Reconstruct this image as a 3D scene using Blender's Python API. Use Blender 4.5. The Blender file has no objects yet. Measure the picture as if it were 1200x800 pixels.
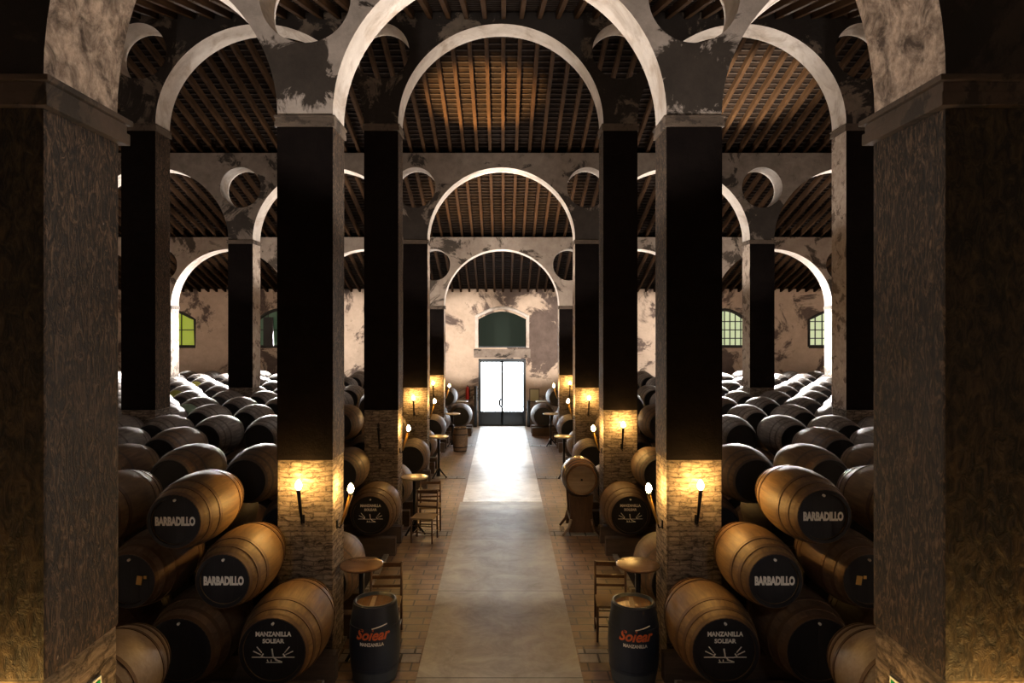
import bpy, bmesh, math, random
from mathutils import Vector, Matrix
random.seed(7)
PI = math.pi
C = bpy.context.scene.collection
H = 4.0            # eye height
F = 800.0          # focal length in pixels of the 1200 px frame

# ------------------------------------------------------------------ materials
def new_mat(name):
    m = bpy.data.materials.new(name); m.use_nodes = True
    nt = m.node_tree; b = nt.nodes['Principled BSDF']
    return m, nt, b
def N(nt, t, **kw):
    n = nt.nodes.new(t)
    for k, v in kw.items(): setattr(n, k, v)
    return n
def coords(nt, scale=(1,1,1), src='Object'):
    tc = N(nt, 'ShaderNodeTexCoord'); mp = N(nt, 'ShaderNodeMapping')
    mp.inputs['Scale'].default_value = scale
    nt.links.new(tc.outputs[src], mp.inputs['Vector'])
    return mp.outputs['Vector']
def noise(nt, vec, scale, detail=6, rough=.6, dist=0):
    n = N(nt, 'ShaderNodeTexNoise'); n.inputs['Scale'].default_value = scale
    n.inputs['Detail'].default_value = detail; n.inputs['Roughness'].default_value = rough
    n.inputs['Distortion'].default_value = dist
    nt.links.new(vec, n.inputs['Vector']); return n.outputs['Fac']
def ramp(nt, fac, stops):
    r = N(nt, 'ShaderNodeValToRGB'); e = r.color_ramp.elements
    while len(e) < len(stops): e.new(.5)
    for el, (p, c) in zip(e, stops):
        el.position = p; el.color = tuple(c) + (1,) if len(c) == 3 else c
    nt.links.new(fac, r.inputs['Fac']); return r.outputs['Color']
def mixc(nt, fac, a, b, mode='MIX'):
    m = N(nt, 'ShaderNodeMix', data_type='RGBA', blend_type=mode)
    if isinstance(fac, float): m.inputs[0].default_value = fac
    else: nt.links.new(fac, m.inputs[0])
    for i, v in ((6, a), (7, b)):
        if isinstance(v, tuple): m.inputs[i].default_value = v + (1,)
        else: nt.links.new(v, m.inputs[i])
    return m.outputs[2]
def bump(nt, b, h, strength=.3, dist=.02):
    n = N(nt, 'ShaderNodeBump'); n.inputs['Strength'].default_value = strength
    n.inputs['Distance'].default_value = dist
    nt.links.new(h, n.inputs['Height']); nt.links.new(n.outputs['Normal'], b.inputs['Normal'])

def flat(name, col, rough=.6, metal=0., emis=None, es=0.):
    m, nt, b = new_mat(name)
    b.inputs['Base Color'].default_value = col + (1,)
    b.inputs['Roughness'].default_value = rough; b.inputs['Metallic'].default_value = metal
    if emis: b.inputs['Emission Color'].default_value = emis + (1,); b.inputs['Emission Strength'].default_value = es
    return m

def plaster(name, light, mid, dark, amount=.5, sc=.55, fine=3.0, seed=0., edge=.022, blot=None, blot_r=.95, blot_k=.17, patch=None):
    m, nt, b = new_mat(name)
    v = coords(nt); mp = v.node; mp.inputs['Location'].default_value = (seed, seed*.7, seed*.3)
    base = ramp(nt, noise(nt, v, fine, 8, .7), [(.3, mid), (.65, light)])
    st = noise(nt, v, sc*1.5, 12, .68, .7)
    if blot is not None:   # mould blotches centred over each pillar head
        sx = N(nt, 'ShaderNodeSeparateXYZ'); nt.links.new(coords(nt), sx.inputs[0])
        def mth(op, a, b=None):
            q = N(nt, 'ShaderNodeMath', operation=op)
            for i_, v_ in enumerate((a, b)):
                if v_ is None: continue
                if isinstance(v_, (int, float)): q.inputs[i_].default_value = v_
                else: nt.links.new(v_, q.inputs[i_])
            return q.outputs[0]
        ax = mth('SUBTRACT', mth('FLOORED_MODULO', mth('ADD', mth('ABSOLUTE', sx.outputs[0]), -2.295 + 2.33), 4.66), 2.33)
        az = mth('SUBTRACT', sx.outputs[2], blot)
        d = mth('SQRT', mth('ADD', mth('MULTIPLY', ax, ax), mth('MULTIPLY', az, az)))
        g = mth('MULTIPLY', mth('MAXIMUM', mth('SUBTRACT', 1., mth('DIVIDE', d, blot_r)), -.35), blot_k)
        st = mth('SUBTRACT', st, g)
    if patch is not None:  # one large damp patch (x, z, radius, strength)
        vm = N(nt, 'ShaderNodeVectorMath', operation='DISTANCE')
        q2 = coords(nt, (1, 0, .75)); nt.links.new(q2, vm.inputs[0]); vm.inputs[1].default_value = (patch[0], 0, patch[1]*.75)
        mr = N(nt, 'ShaderNodeMapRange'); nt.links.new(vm.outputs['Value'], mr.inputs['Value'])
        mr.inputs['From Min'].default_value = 0; mr.inputs['From Max'].default_value = patch[2]
        mr.inputs['To Min'].default_value = patch[3]; mr.inputs['To Max'].default_value = 0.
        sb = N(nt, 'ShaderNodeMath', operation='SUBTRACT'); nt.links.new(st, sb.inputs[0]); nt.links.new(mr.outputs[0], sb.inputs[1]); st = sb.outputs[0]
    mask = ramp(nt, st, [(amount-edge, (1,1,1)), (amount+edge, (0,0,0))])
    drk = ramp(nt, noise(nt, v, 2.1, 8, .75), [(.3, dark), (.75, tuple(x*2.2 for x in dark))])
    col = mixc(nt, mask, base, drk)
    nt.links.new(col, b.inputs['Base Color']); b.inputs['Roughness'].default_value = .9
    bump(nt, b, noise(nt, v, 14, 6, .7), .35, .03)
    return m
M = {}  # arcade plaster tones differ by row, each row's light put into the colour
M['arch_dark']  = plaster('shaded arcade plaster', (.24,.19,.15), (.10,.08,.062), (.018,.014,.012), .55, .9, seed=3.1)  # darkened copy of the plaster for a dimly lit row
M['arch_black'] = plaster('shaded black plaster', (.05,.035,.026), (.025,.017,.012), (.008,.006,.005), .52, .7, seed=2.)  # unlit front of the nearest row, its shade put into the colour
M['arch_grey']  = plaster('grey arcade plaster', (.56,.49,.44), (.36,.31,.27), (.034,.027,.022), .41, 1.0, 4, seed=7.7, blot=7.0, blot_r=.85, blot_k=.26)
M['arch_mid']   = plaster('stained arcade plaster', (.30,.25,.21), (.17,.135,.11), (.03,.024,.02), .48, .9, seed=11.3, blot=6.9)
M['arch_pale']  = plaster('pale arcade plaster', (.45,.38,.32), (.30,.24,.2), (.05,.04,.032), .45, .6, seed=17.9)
M['wall_beige'] = plaster('beige wall plaster', (.62,.49,.385), (.48,.37,.285), (.085,.062,.052), .46, .42, 2.5, seed=23.4, edge=.025, patch=(2.0, 3.9, 1.6, .22))
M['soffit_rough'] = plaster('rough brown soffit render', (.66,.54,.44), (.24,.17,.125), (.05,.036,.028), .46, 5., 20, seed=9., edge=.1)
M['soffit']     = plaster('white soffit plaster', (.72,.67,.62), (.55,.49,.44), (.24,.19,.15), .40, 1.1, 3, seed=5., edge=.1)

def shaft_mat():
    m, nt, b = new_mat('dark painted rough render')
    v = coords(nt, (1,1,.35))
    c1 = ramp(nt, noise(nt, v, 26, 6, .7, 2.2), [(.38, (.006,.004,.003)), (.50, (.045,.027,.016)), (.64, (.25,.155,.09))])
    spk = ramp(nt, noise(nt, coords(nt, (1,1,.8)), 22, 2, .5), [(.76, (0,0,0)), (.80, (1,1,1))])
    col = mixc(nt, spk, c1, (.4,.34,.28))
    nt.links.new(col, b.inputs['Base Color']); b.inputs['Roughness'].default_value = .75
    bump(nt, b, noise(nt, v, 26, 6, .7, 2.2), 1., .05)
    return m
M['shaft'] = shaft_mat()
M['shaft_lit'] = plaster('lit pillar flank', (.50,.42,.35), (.30,.235,.19), (.10,.075,.06), .45, 2.2, 8, seed=31.)  # lighter flank copy: light grazing the pillar sides put into the colour
def shaft_flat():  # dark paint with the shade of the unlit faces added to it
    m, nt, b = new_mat('black paint and shade pillar face')
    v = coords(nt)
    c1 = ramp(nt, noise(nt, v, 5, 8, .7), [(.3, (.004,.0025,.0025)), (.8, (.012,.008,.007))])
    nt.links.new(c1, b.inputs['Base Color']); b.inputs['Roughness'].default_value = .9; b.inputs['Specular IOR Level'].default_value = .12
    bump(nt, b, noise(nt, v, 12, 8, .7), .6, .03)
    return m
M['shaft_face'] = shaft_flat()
def shaft_near():  # lighter copy of the dark face, lamp glow put into its colour
    m, nt, b = new_mat('lamp glow near pillar face')
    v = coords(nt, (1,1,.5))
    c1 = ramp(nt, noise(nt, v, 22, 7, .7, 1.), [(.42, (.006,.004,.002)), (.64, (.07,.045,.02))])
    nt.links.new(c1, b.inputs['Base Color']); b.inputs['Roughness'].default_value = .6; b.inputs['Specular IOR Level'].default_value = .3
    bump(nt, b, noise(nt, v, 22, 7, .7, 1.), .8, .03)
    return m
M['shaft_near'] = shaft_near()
def stone_mat():
    m, nt, b = new_mat('bare stone coursing')
    v = coords(nt, (1, 1, 1))
    # coursing follows height; both horizontal axes feed the brick u coordinate
    sp = N(nt, 'ShaderNodeSeparateXYZ'); nt.links.new(v, sp.inputs[0])
    ad = N(nt, 'ShaderNodeMath', operation='ADD'); nt.links.new(sp.outputs[0], ad.inputs[0]); nt.links.new(sp.outputs[1], ad.inputs[1])
    cb = N(nt, 'ShaderNodeCombineXYZ'); nt.links.new(ad.outputs[0], cb.inputs[0]); nt.links.new(sp.outputs[2], cb.inputs[1])
    nz = N(nt, 'ShaderNodeTexNoise'); nz.inputs['Scale'].default_value = 3; nt.links.new(v, nz.inputs['Vector'])
    wob = mixc(nt, .10, cb.outputs[0], nz.outputs['Color'], 'ADD')
    br = N(nt, 'ShaderNodeTexBrick'); nt.links.new(wob, br.inputs['Vector'])
    br.inputs['Scale'].default_value = 1; br.inputs['Brick Width'].default_value = .27; br.inputs['Row Height'].default_value = .058
    br.inputs['Mortar Size'].default_value = .012; br.inputs['Mortar Smooth'].default_value = .6
    br.inputs['Color1'].default_value = (.46,.38,.31,1); br.inputs['Color2'].default_value = (.33,.27,.215,1); br.inputs['Mortar'].default_value = (.24,.195,.155,1)
    mot = ramp(nt, noise(nt, coords(nt, (1,1,2.2)), 7, 12, .8, .8), [(.40, (.16,.14,.12)), (.52, (.8,.78,.75)), (.62, (1.,1.,1.))])
    col = mixc(nt, 1., br.outputs['Color'], mot, 'MULTIPLY')
    nt.links.new(col, b.inputs['Base Color']); b.inputs['Roughness'].default_value = .85
    hh = mixc(nt, .5, br.outputs['Color'], mot)
    bump(nt, b, hh, .9, .03)
    return m
M['stone'] = stone_mat()
M['impost_dark'] = plaster('shaded impost moulding', (.09,.062,.045), (.05,.036,.026), (.02,.015,.011), .45, 1.5)  # darker impost copy, shade on the nearest row put into the colour
M['impost'] = plaster('grey brown impost moulding', (.16,.12,.09), (.09,.07,.055), (.04,.03,.024), .45, 1.5)

def wood(name, c1, c2, scale=(14,1.2,14), rough=.55, bs=.25):
    m, nt, b = new_mat(name)
    v = coords(nt, scale)
    f = noise(nt, v, 1.6, 8, .65, .6)
    f2 = noise(nt, coords(nt), 1.8, 5, .6)
    col = ramp(nt, f, [(.3, c2), (.7, c1)])
    col = mixc(nt, 1., col, ramp(nt, f2, [(.3, (.55,.5,.45)), (.65, (1,1,1))]), 'MULTIPLY')
    nt.links.new(col, b.inputs['Base Color']); b.inputs['Roughness'].default_value = rough
    bump(nt, b, f, bs, .01)
    return m
M['oak'] = wood('weathered cask oak', (.31,.19,.075), (.13,.072,.03))
M['oak_grey'] = wood('daylit grey cask oak', (.32,.27,.23), (.08,.06,.05), bs=.4)  # whitish daylight on the far casks put into the wood colour
M['oak_pale'] = wood('pale cask oak', (.40,.32,.24), (.27,.20,.145), (1.2,14,14))
M['hoop'] = flat('rusty brown iron hoop', (.12,.070,.038), .55, .3)
M['hoop_dull'] = flat('dull grey brown hoop', (.10,.075,.06), .7, .1)
M['oak_dark'] = wood('dark brown cask oak', (.23,.145,.085), (.10,.06,.035))  # darker oak copy, holds the shade of casks away from the lamps
M['black_head'] = flat('matt black paint', (.006,.006,.009), .6)
M['navy'] = flat('navy black paint', (.018,.027,.045), .4)
M['navy_light'] = flat('scuffed blue grey paint', (.05,.065,.08), .5)
M['white_paint'] = flat('white stencil paint', (.92,.88,.80), .6)
M['orange_paint'] = flat('orange lettering paint', (.75,.16,.05), .5)
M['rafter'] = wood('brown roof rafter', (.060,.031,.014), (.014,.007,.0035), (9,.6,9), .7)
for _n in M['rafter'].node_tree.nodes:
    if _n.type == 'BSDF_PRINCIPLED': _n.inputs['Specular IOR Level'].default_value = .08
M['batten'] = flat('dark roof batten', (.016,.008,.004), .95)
M['chairwood'] = wood('dark chair wood', (.16,.09,.045), (.08,.04,.02), (9,9,2), .35)
M['tablewood'] = wood('varnished table wood', (.28,.17,.10), (.17,.10,.055), (3,12,12), .25)
M['tableglare'] = flat('tabletop with daylight glare', (.66,.58,.47), .18)  # white daylight glare on the far tops put into the colour
M['iron'] = flat('black iron', (.012,.010,.009), .45, .5)
M['brass'] = flat('old brass', (.45,.27,.07), .4, .7)
M['rush'] = flat('woven rush', (.30,.21,.11), .8)
M['timber'] = wood('rough support timber', (.13,.09,.06), (.07,.045,.03), (1.,10,10), .8)
M['flame'] = flat('glowing lamp bulb', (1,.8,.5), .5, 0, (1,.56,.16), 470.)
M['flame_low'] = flat('softer glowing lamp bulb', (1,.8,.5), .5, 0, (1,.55,.17), 110.)
M['greenblind'] = flat('dark green canvas', (.0015,.009,.0045), .9)
M['door_paint'] = flat('blue grey door paint', (.035,.05,.065), .4)
M['frame_dark'] = flat('dark window frame', (.02,.018,.016), .6)
M['door_glass'] = flat('daylit door glass', (.8,.85,.9), .2, 0, (.84,.93,1.), 20.)
M['green_glass'] = flat('yellow green daylit pane', (.2,.25,.05), .3, 0, (.40,.50,.03), .5)
M['pale_glass'] = flat('pale green daylit pane', (.3,.33,.25), .3, 0, (.55,.62,.36), .9)
M['dim_glass'] = flat('dim green pane', (.05,.08,.05), .3, 0, (.05,.12,.06), .25)
M['sign_green'] = flat('exit sign green', (.0,.35,.08), .4, 0)
M['sign_white'] = flat('exit sign white', (.85,.9,.85), .4, 0)
M['red'] = flat('red enamel', (.45,.02,.015), .35)
M['sticker'] = flat('ochre sticker', (.75,.45,.12), .7)
M['paper'] = flat('yellowed paper', (.55,.5,.3), .8)
M['lamp_white'] = flat('white lamp tube', (.9,.9,.9), .4, 0, (1,.97,.9), 5.)
M['lime_lit_head'] = flat('cask head in lime window light', (.42,.45,.10), .6)  # coloured window light on a black head, put into the paint
M['mint_lit_head'] = flat('cask head in green window light', (.30,.42,.30), .6)  # greenish window light on a head, put into the paint

def tile_mat():
    m, nt, b = new_mat('terracotta roof boards')
    v = coords(nt)
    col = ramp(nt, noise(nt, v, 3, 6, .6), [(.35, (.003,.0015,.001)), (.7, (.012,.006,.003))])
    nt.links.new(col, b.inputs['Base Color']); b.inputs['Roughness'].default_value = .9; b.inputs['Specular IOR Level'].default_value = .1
    return m
M['deck'] = tile_mat()
def floor_mat(name, bw, bh, c1, c2, mortar, msize, rough, offset=.5, rlow=None):
    m, nt, b = new_mat(name)
    v = coords(nt); v.node.inputs['Location'].default_value = (20.0 if bw > 10 else 0., 0, 0)
    br = N(nt, 'ShaderNodeTexBrick'); nt.links.new(v, br.inputs['Vector']); br.offset = offset
    br.inputs['Scale'].default_value = 1; br.inputs['Brick Width'].default_value = bw; br.inputs['Row Height'].default_value = bh
    br.inputs['Mortar Size'].default_value = msize; br.inputs['Mortar Smooth'].default_value = .2
    br.inputs['Color1'].default_value = c1 + (1,); br.inputs['Color2'].default_value = c2 + (1,); br.inputs['Mortar'].default_value = mortar + (1,); br.inputs['Bias'].default_value = -.3
    mot = ramp(nt, noise(nt, v, 2.3, 10, .72, .5), [(.3, (.45,.43,.4)), (.62, (1.,1.,1.))])
    col = mixc(nt, 1., br.outputs['Color'], mot, 'MULTIPLY')
    nt.links.new(col, b.inputs['Base Color'])
    rr = N(nt, 'ShaderNodeMapRange'); nt.links.new(noise(nt, v, 3.1, 6, .6), rr.inputs['Value'])
    rr.inputs['To Min'].default_value = rough-.12; rr.inputs['To Max'].default_value = rough+.18
    nt.links.new(rr.outputs[0], b.inputs['Roughness'])
    bump(nt, b, mixc(nt, .5, br.outputs['Color'], mot), .35, .012)
    return m
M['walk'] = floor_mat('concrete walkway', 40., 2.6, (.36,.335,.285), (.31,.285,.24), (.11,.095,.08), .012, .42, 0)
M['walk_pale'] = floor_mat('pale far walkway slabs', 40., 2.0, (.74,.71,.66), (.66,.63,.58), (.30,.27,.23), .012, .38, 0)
M['paving'] = floor_mat('worn brown paving', .42, .21, (.25,.15,.085), (.14,.085,.05), (.05,.034,.026), .012, .42)
M['dirt'] = flat('dark earth floor', (.05,.04,.03), .95)
M['kerb'] = floor_mat('pale stone kerb', .3, .3, (.40,.36,.31), (.28,.25,.21), (.05,.04,.03), .015, .6)

# ------------------------------------------------------------------ mesh helpers
def link(name, me, parent=None, loc=None):
    o = bpy.data.objects.new(name, me); C.objects.link(o)
    if parent is not None: o.parent = parent
    if loc is not None: o.location = loc
    return o
def tag(o, label, cat, group=None):
    o['label'] = label; o['category'] = cat
    if group: o['group'] = group
    return o
def empty(name, loc=(0,0,0), rotz=0.):
    o = bpy.data.objects.new(name, None); C.objects.link(o)
    o.location = loc; o.rotation_euler = (0,0,rotz); o.empty_display_size = .1
    return o
def structure(o, label=None):
    o['kind'] = 'structure'
    if label: o['label'] = label
    return o
class MB:
    def __init__(s): s.bm = bmesh.new(); s.mats = []
    def mi(s, m):
        if m not in s.mats: s.mats.append(m)
        return s.mats.index(m)
    def _set(s, geom_verts, m, smooth=False):
        i = s.mi(m); fs = set()
        for v in geom_verts:
            for f in v.link_faces: fs.add(f)
        for f in fs: f.material_index = i; f.smooth = smooth
    def box(s, c, d, m, rot=None, bevel=0.):
        r = bmesh.ops.create_cube(s.bm, size=1.); vs = r['verts']
        for v in vs: v.co = Vector((v.co.x*d[0], v.co.y*d[1], v.co.z*d[2]))
        if bevel:
            es = set(e for v in vs for e in v.link_edges)
            rb = bmesh.ops.bevel(s.bm, geom=list(es), offset=bevel, segments=2, affect='EDGES', profile=.7)
            vs = list(set(list(rb['verts']) + [v for v in vs if v.is_valid]))
        for v in vs:
            co = rot @ v.co if rot else v.co
            v.co = co + Vector(c)
        s._set(vs, m); return s
    def tube(s, pts, rad, m, seg=10, cap=True):
        pts = [Vector(p) for p in pts]
        rads = rad if isinstance(rad, (list, tuple)) else [rad]*len(pts)
        rings = []
        up = None
        for i, p in enumerate(pts):
            t = (pts[min(i+1, len(pts)-1)] - pts[max(i-1, 0)]).normalized()
            a = t.orthogonal().normalized() if up is None else (up - t*up.dot(t)).normalized()
            up = a; b2 = t.cross(a)
            rings.append([s.bm.verts.new(p + (a*math.cos(2*PI*k/seg) + b2*math.sin(2*PI*k/seg))*rads[i]) for k in range(seg)])
        i0 = s.mi(m)
        for r0, r1 in zip(rings, rings[1:]):
            for k in range(seg):
                f = s.bm.faces.new((r0[k], r0[(k+1)%seg], r1[(k+1)%seg], r1[k])); f.material_index = i0; f.smooth = True
        if cap:
            f = s.bm.faces.new(list(reversed(rings[0]))); f.material_index = i0
            f = s.bm.faces.new(rings[-1]); f.material_index = i0
        return s
    def lathe(s, prof, m, axis='z', seg=40, center=(0,0,0), closed=False, smooth=True):
        """prof: list of (radius, along)"""
        rings = []; c = Vector(center)
        for r, a in prof:
            ring = []
            for k in range(seg):
                t = 2*PI*k/seg
                if axis == 'z': p = Vector((r*math.cos(t), r*math.sin(t), a))
                else: p = Vector((r*math.cos(t), a, -r*math.sin(t)))
                ring.append(s.bm.verts.new(p + c))
            rings.append(ring)
        i0 = s.mi(m); prs = list(zip(rings, rings[1:]))
        if closed: prs.append((rings[-1], rings[0]))
        for r0, r1 in prs:
            for k in range(seg):
                f = s.bm.faces.new((r0[k], r0[(k+1)%seg], r1[(k+1)%seg], r1[k])); f.material_index = i0; f.smooth = smooth
        if not closed:
            if prof[0][0] > 1e-5:
                f = s.bm.faces.new(list(reversed(rings[0]))); f.material_index = i0
            if prof[-1][0] > 1e-5:
                f = s.bm.faces.new(rings[-1]); f.material_index = i0
        return s
    def mesh(s, name):
        me = bpy.data.meshes.new(name); s.bm.to_mesh(me); s.bm.free()
        for m in s.mats: me.materials.append(m)
        return me
    def obj(s, name, parent=None, loc=None):
        return link(name, s.mesh(name), parent, loc)

def arcade_mesh(name, outline, holes, depth, mface, msoffit):
    cu = bpy.data.curves.new(name+'_c', 'CURVE'); cu.dimensions = '2D'; cu.fill_mode = 'BOTH'; cu.extrude = depth/2
    for loop in [outline] + holes:
        sp = cu.splines.new('POLY'); sp.points.add(len(loop)-1); sp.use_cyclic_u = True
        for p, (x, z) in zip(sp.points, loop): p.co = (x, z, 0, 1)
    o = bpy.data.objects.new('tmp', cu); C.objects.link(o)
    dg = bpy.context.evaluated_depsgraph_get(); dg.update()
    me = bpy.data.meshes.new_from_object(o.evaluated_get(dg)); me.name = name
    bpy.data.objects.remove(o); bpy.data.curves.remove(cu)
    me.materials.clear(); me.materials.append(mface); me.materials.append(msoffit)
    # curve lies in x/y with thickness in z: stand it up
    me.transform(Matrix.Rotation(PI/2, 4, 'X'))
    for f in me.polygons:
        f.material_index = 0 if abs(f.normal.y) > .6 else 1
        f.use_smooth = False
    return me

_text_cache = {}
def text_mesh(txt, size, mat, shear=0., bold=.0, extrude=.002, sx=1.):
    cu = bpy.data.curves.new('t', 'FONT'); cu.body = txt; cu.size = size; cu.shear = shear
    cu.offset = bold; cu.extrude = extrude; cu.align_x = 'CENTER'; cu.align_y = 'CENTER'; cu.resolution_u = 3
    o = bpy.data.objects.new('tmp', cu); C.objects.link(o)
    dg = bpy.context.evaluated_depsgraph_get(); dg.update()
    me = bpy.data.meshes.new_from_object(o.evaluated_get(dg))
    bpy.data.objects.remove(o); bpy.data.curves.remove(cu)
    me.transform(Matrix.Rotation(PI/2, 4, 'X') @ Matrix.Diagonal((sx,1,1,1)))   # letters face -y
    me.materials.clear(); me.materials.append(mat); me.name = 'lettering'
    return me

# ------------------------------------------------------------------ layout
ROWS = [  # y front, impost underside, springing, arch rise, wall top (absolute z), face material
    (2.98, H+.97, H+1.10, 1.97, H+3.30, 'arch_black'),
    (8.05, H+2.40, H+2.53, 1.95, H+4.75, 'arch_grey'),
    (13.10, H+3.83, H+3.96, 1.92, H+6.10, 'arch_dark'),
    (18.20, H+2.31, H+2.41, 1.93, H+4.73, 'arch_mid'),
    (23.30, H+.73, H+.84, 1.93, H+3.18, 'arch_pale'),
]
PW, PD, PITCH, P0 = .65, .57, 4.66, 2.295
WALLY = 28.4; SIDE = 16.2; BACKY = -2.2
PX = [P0 + PITCH*i for i in range(3)]           # 2.295 6.825 11.355
ORD = ['first', 'second', 'third', 'fourth', 'fifth', 'sixth', 'seventh', 'eighth', 'ninth', 'tenth', 'eleventh', 'twelfth', 'thirteenth', 'fourteenth', 'fifteenth']

# --- arcade walls
for ri, (y, zi, zs, rise, zt, mk) in enumerate(ROWS):
    ps = sorted([-p for p in PX] + PX)
    edges = [(-SIDE-.3, -SIDE+.15)] + [(p-PW/2, p+PW/2) for p in ps] + [(SIDE-.15, SIDE+.3)]
    loop = []
    for i, (a, b) in enumerate(edges):
        loop += [(a, zs), (b, zs)]
        if i < len(edges)-1:
            a2 = edges[i+1][0]; cx = (b+a2)/2; rx = (a2-b)/2
            for k in range(1, 48):
                t = PI - PI*k/48
                loop.append((cx + rx*math.cos(t), zs + rise*math.sin(t)))
    loop += [(SIDE+.3, zt), (-SIDE-.3, zt)]
    holes = []
    for p in ps:
        holes.append([(p + .54*math.cos(2*PI*k/40), zs + 1.40 + .54*math.sin(2*PI*k/40)) for k in range(40)])
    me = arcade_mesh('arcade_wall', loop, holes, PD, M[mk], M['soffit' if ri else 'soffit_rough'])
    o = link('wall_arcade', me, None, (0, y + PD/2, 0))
    structure(o, 'plastered arcade wall with round arches and oculi over the %s row of pillars' % ORD[ri])

# --- pillars
STONE_TOP = 2.47
for ri, (y, zi, zs, rise, zt, mk) in enumerate(ROWS):
    for si, s in enumerate((-1, 1)):
        for pi, px in enumerate(PX):
            root = empty('pillar', (s*px, y + PD/2, 0))
            where = ['beside the central aisle', 'second out from the aisle', 'third out from the aisle'][pi]
            tag(root, 'tall square dark pillar %s, %s row from the camera, %s side' % (where, ORD[ri], 'left' if s < 0 else 'right'),
                'pillar', 'square pillars carrying the arcades')
            b = MB(); b.box((0, 0, STONE_TOP/2), (PW, PD, STONE_TOP), M['stone'], bevel=.02)
            o = b.obj('stone_base', root); o['label'] = 'bare coursed stone lower shaft'
            # subdivided shaft: inner flanks rough, front and back paint darkened for shade
            b = MB(); hh = zi - STONE_TOP
            b.box((0, 0, STONE_TOP + hh/2), (PW+.012, PD+.012, hh), M['shaft_lit' if (ri > 2 or (ri == 2 and s > 0 and pi == 1)) else 'shaft'], bevel=.015)
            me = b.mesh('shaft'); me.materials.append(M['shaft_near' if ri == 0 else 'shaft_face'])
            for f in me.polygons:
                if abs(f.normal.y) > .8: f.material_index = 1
            o = link('shaft', me, root)
            b = MB()
            ih = zs - zi
            e = .045 if ri == 0 else .028
            for k, (z0, z1, ex) in enumerate(((0, .45, e), (.45, .8, e*.75), (.8, 1., e*1.25))):
                b.box((0, 0, zi + ih*(z0+z1)/2), (PW+2*ex, PD+2*ex, ih*(z1-z0)+.001), M['impost' if ri else 'impost_dark'], bevel=.006)
            b.obj('impost', root)

# --- floor
b = MB(); b.box((0, 13.1, -.1), (2*SIDE+.6, 31.2, .2), M['dirt']); structure(b.obj('floor'), 'dark earth floor under the cask rows')
b = MB(); b.box((0, 13.1, .005), (3.98, 30.9, .03), M['paving']); structure(b.obj('floor_paving'), 'worn brown paving along the central aisle')
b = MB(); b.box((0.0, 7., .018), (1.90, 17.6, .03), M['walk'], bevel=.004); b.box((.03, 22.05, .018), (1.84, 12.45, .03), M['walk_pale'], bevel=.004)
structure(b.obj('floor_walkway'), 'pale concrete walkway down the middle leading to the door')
for s, nm in ((-1, 'left'), (1, 'right')):
    b = MB(); b.box((s*2.02, 13.1, .02), (.09, 30.6, .07), M['kerb'], bevel=.012)
    structure(b.obj('trim_kerb'), 'pale stone kerb line along the %s edge of the aisle paving' % nm)
# cross bands of pale paving at each pillar row
for ri, r in enumerate(ROWS):
    for s in (-1, 1):
        b = MB(); b.box((s*1.46, r[0]+.3, .012), (.98, .34, .028), M['kerb'])
        structure(b.obj('trim_paving_band'), 'pale stone band crossing the paving')

# --- roof slopes
zts = [(BACKY-.1, ROWS[0][4]-1.65)] + [(r[0]+PD/2, r[4]) for r in ROWS] + [(WALLY+.1, H+1.62)]
for i, ((ya, za), (yb, zb)) in enumerate(zip(zts, zts[1:])):
    L = math.hypot(yb-ya, zb-za); ang = math.atan2(zb-za, yb-ya)
    R = Matrix.Rotation(ang, 4, 'X')
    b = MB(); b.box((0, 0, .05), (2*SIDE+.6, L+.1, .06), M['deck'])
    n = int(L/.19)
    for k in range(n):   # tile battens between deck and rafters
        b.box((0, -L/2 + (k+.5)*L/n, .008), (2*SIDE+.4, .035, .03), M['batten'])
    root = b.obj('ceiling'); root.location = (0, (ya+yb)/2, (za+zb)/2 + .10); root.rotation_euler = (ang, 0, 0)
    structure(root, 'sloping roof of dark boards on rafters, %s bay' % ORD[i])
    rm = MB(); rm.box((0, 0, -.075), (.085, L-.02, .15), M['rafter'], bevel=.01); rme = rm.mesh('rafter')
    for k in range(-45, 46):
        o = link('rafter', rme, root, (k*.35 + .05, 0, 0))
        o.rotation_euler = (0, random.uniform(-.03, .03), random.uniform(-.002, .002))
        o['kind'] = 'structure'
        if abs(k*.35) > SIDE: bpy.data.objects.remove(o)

# --- outer walls
def wall_poly(name, x, label):
    bm = bmesh.new(); pts = [(BACKY-.3, -.2)] + [(WALLY+.3, -.2)] + [(yy, zz+.1) for yy, zz in reversed(zts)]
    pts[2] = (WALLY+.3, H+1.6); pts[-1] = (BACKY-.3, zts[0][1])
    vs = [bm.verts.new((x, p[0], p[1])) for p in pts]; f = bm.faces.new(vs)
    r = bmesh.ops.extrude_face_region(bm, geom=[f])
    for v in r['geom']:
        if isinstance(v, bmesh.types.BMVert): v.co.x += .3*(1 if x > 0 else -1)
    bmesh.ops.recalc_face_normals(bm, faces=bm.faces)
    me = bpy.data.meshes.new(name); bm.to_mesh(me); bm.free(); me.materials.append(M['wall_beige'])
    structure(link(name, me), label)
wall_poly('wall_left', -SIDE, 'plastered side wall'); wall_poly('wall_right', SIDE, 'plastered side wall')
b = MB(); b.box((0, BACKY-.15, 3.), (2*SIDE+.6, .3, 6.4), M['wall_beige']); structure(b.obj('wall_near'), 'plastered wall behind the camera')

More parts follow.
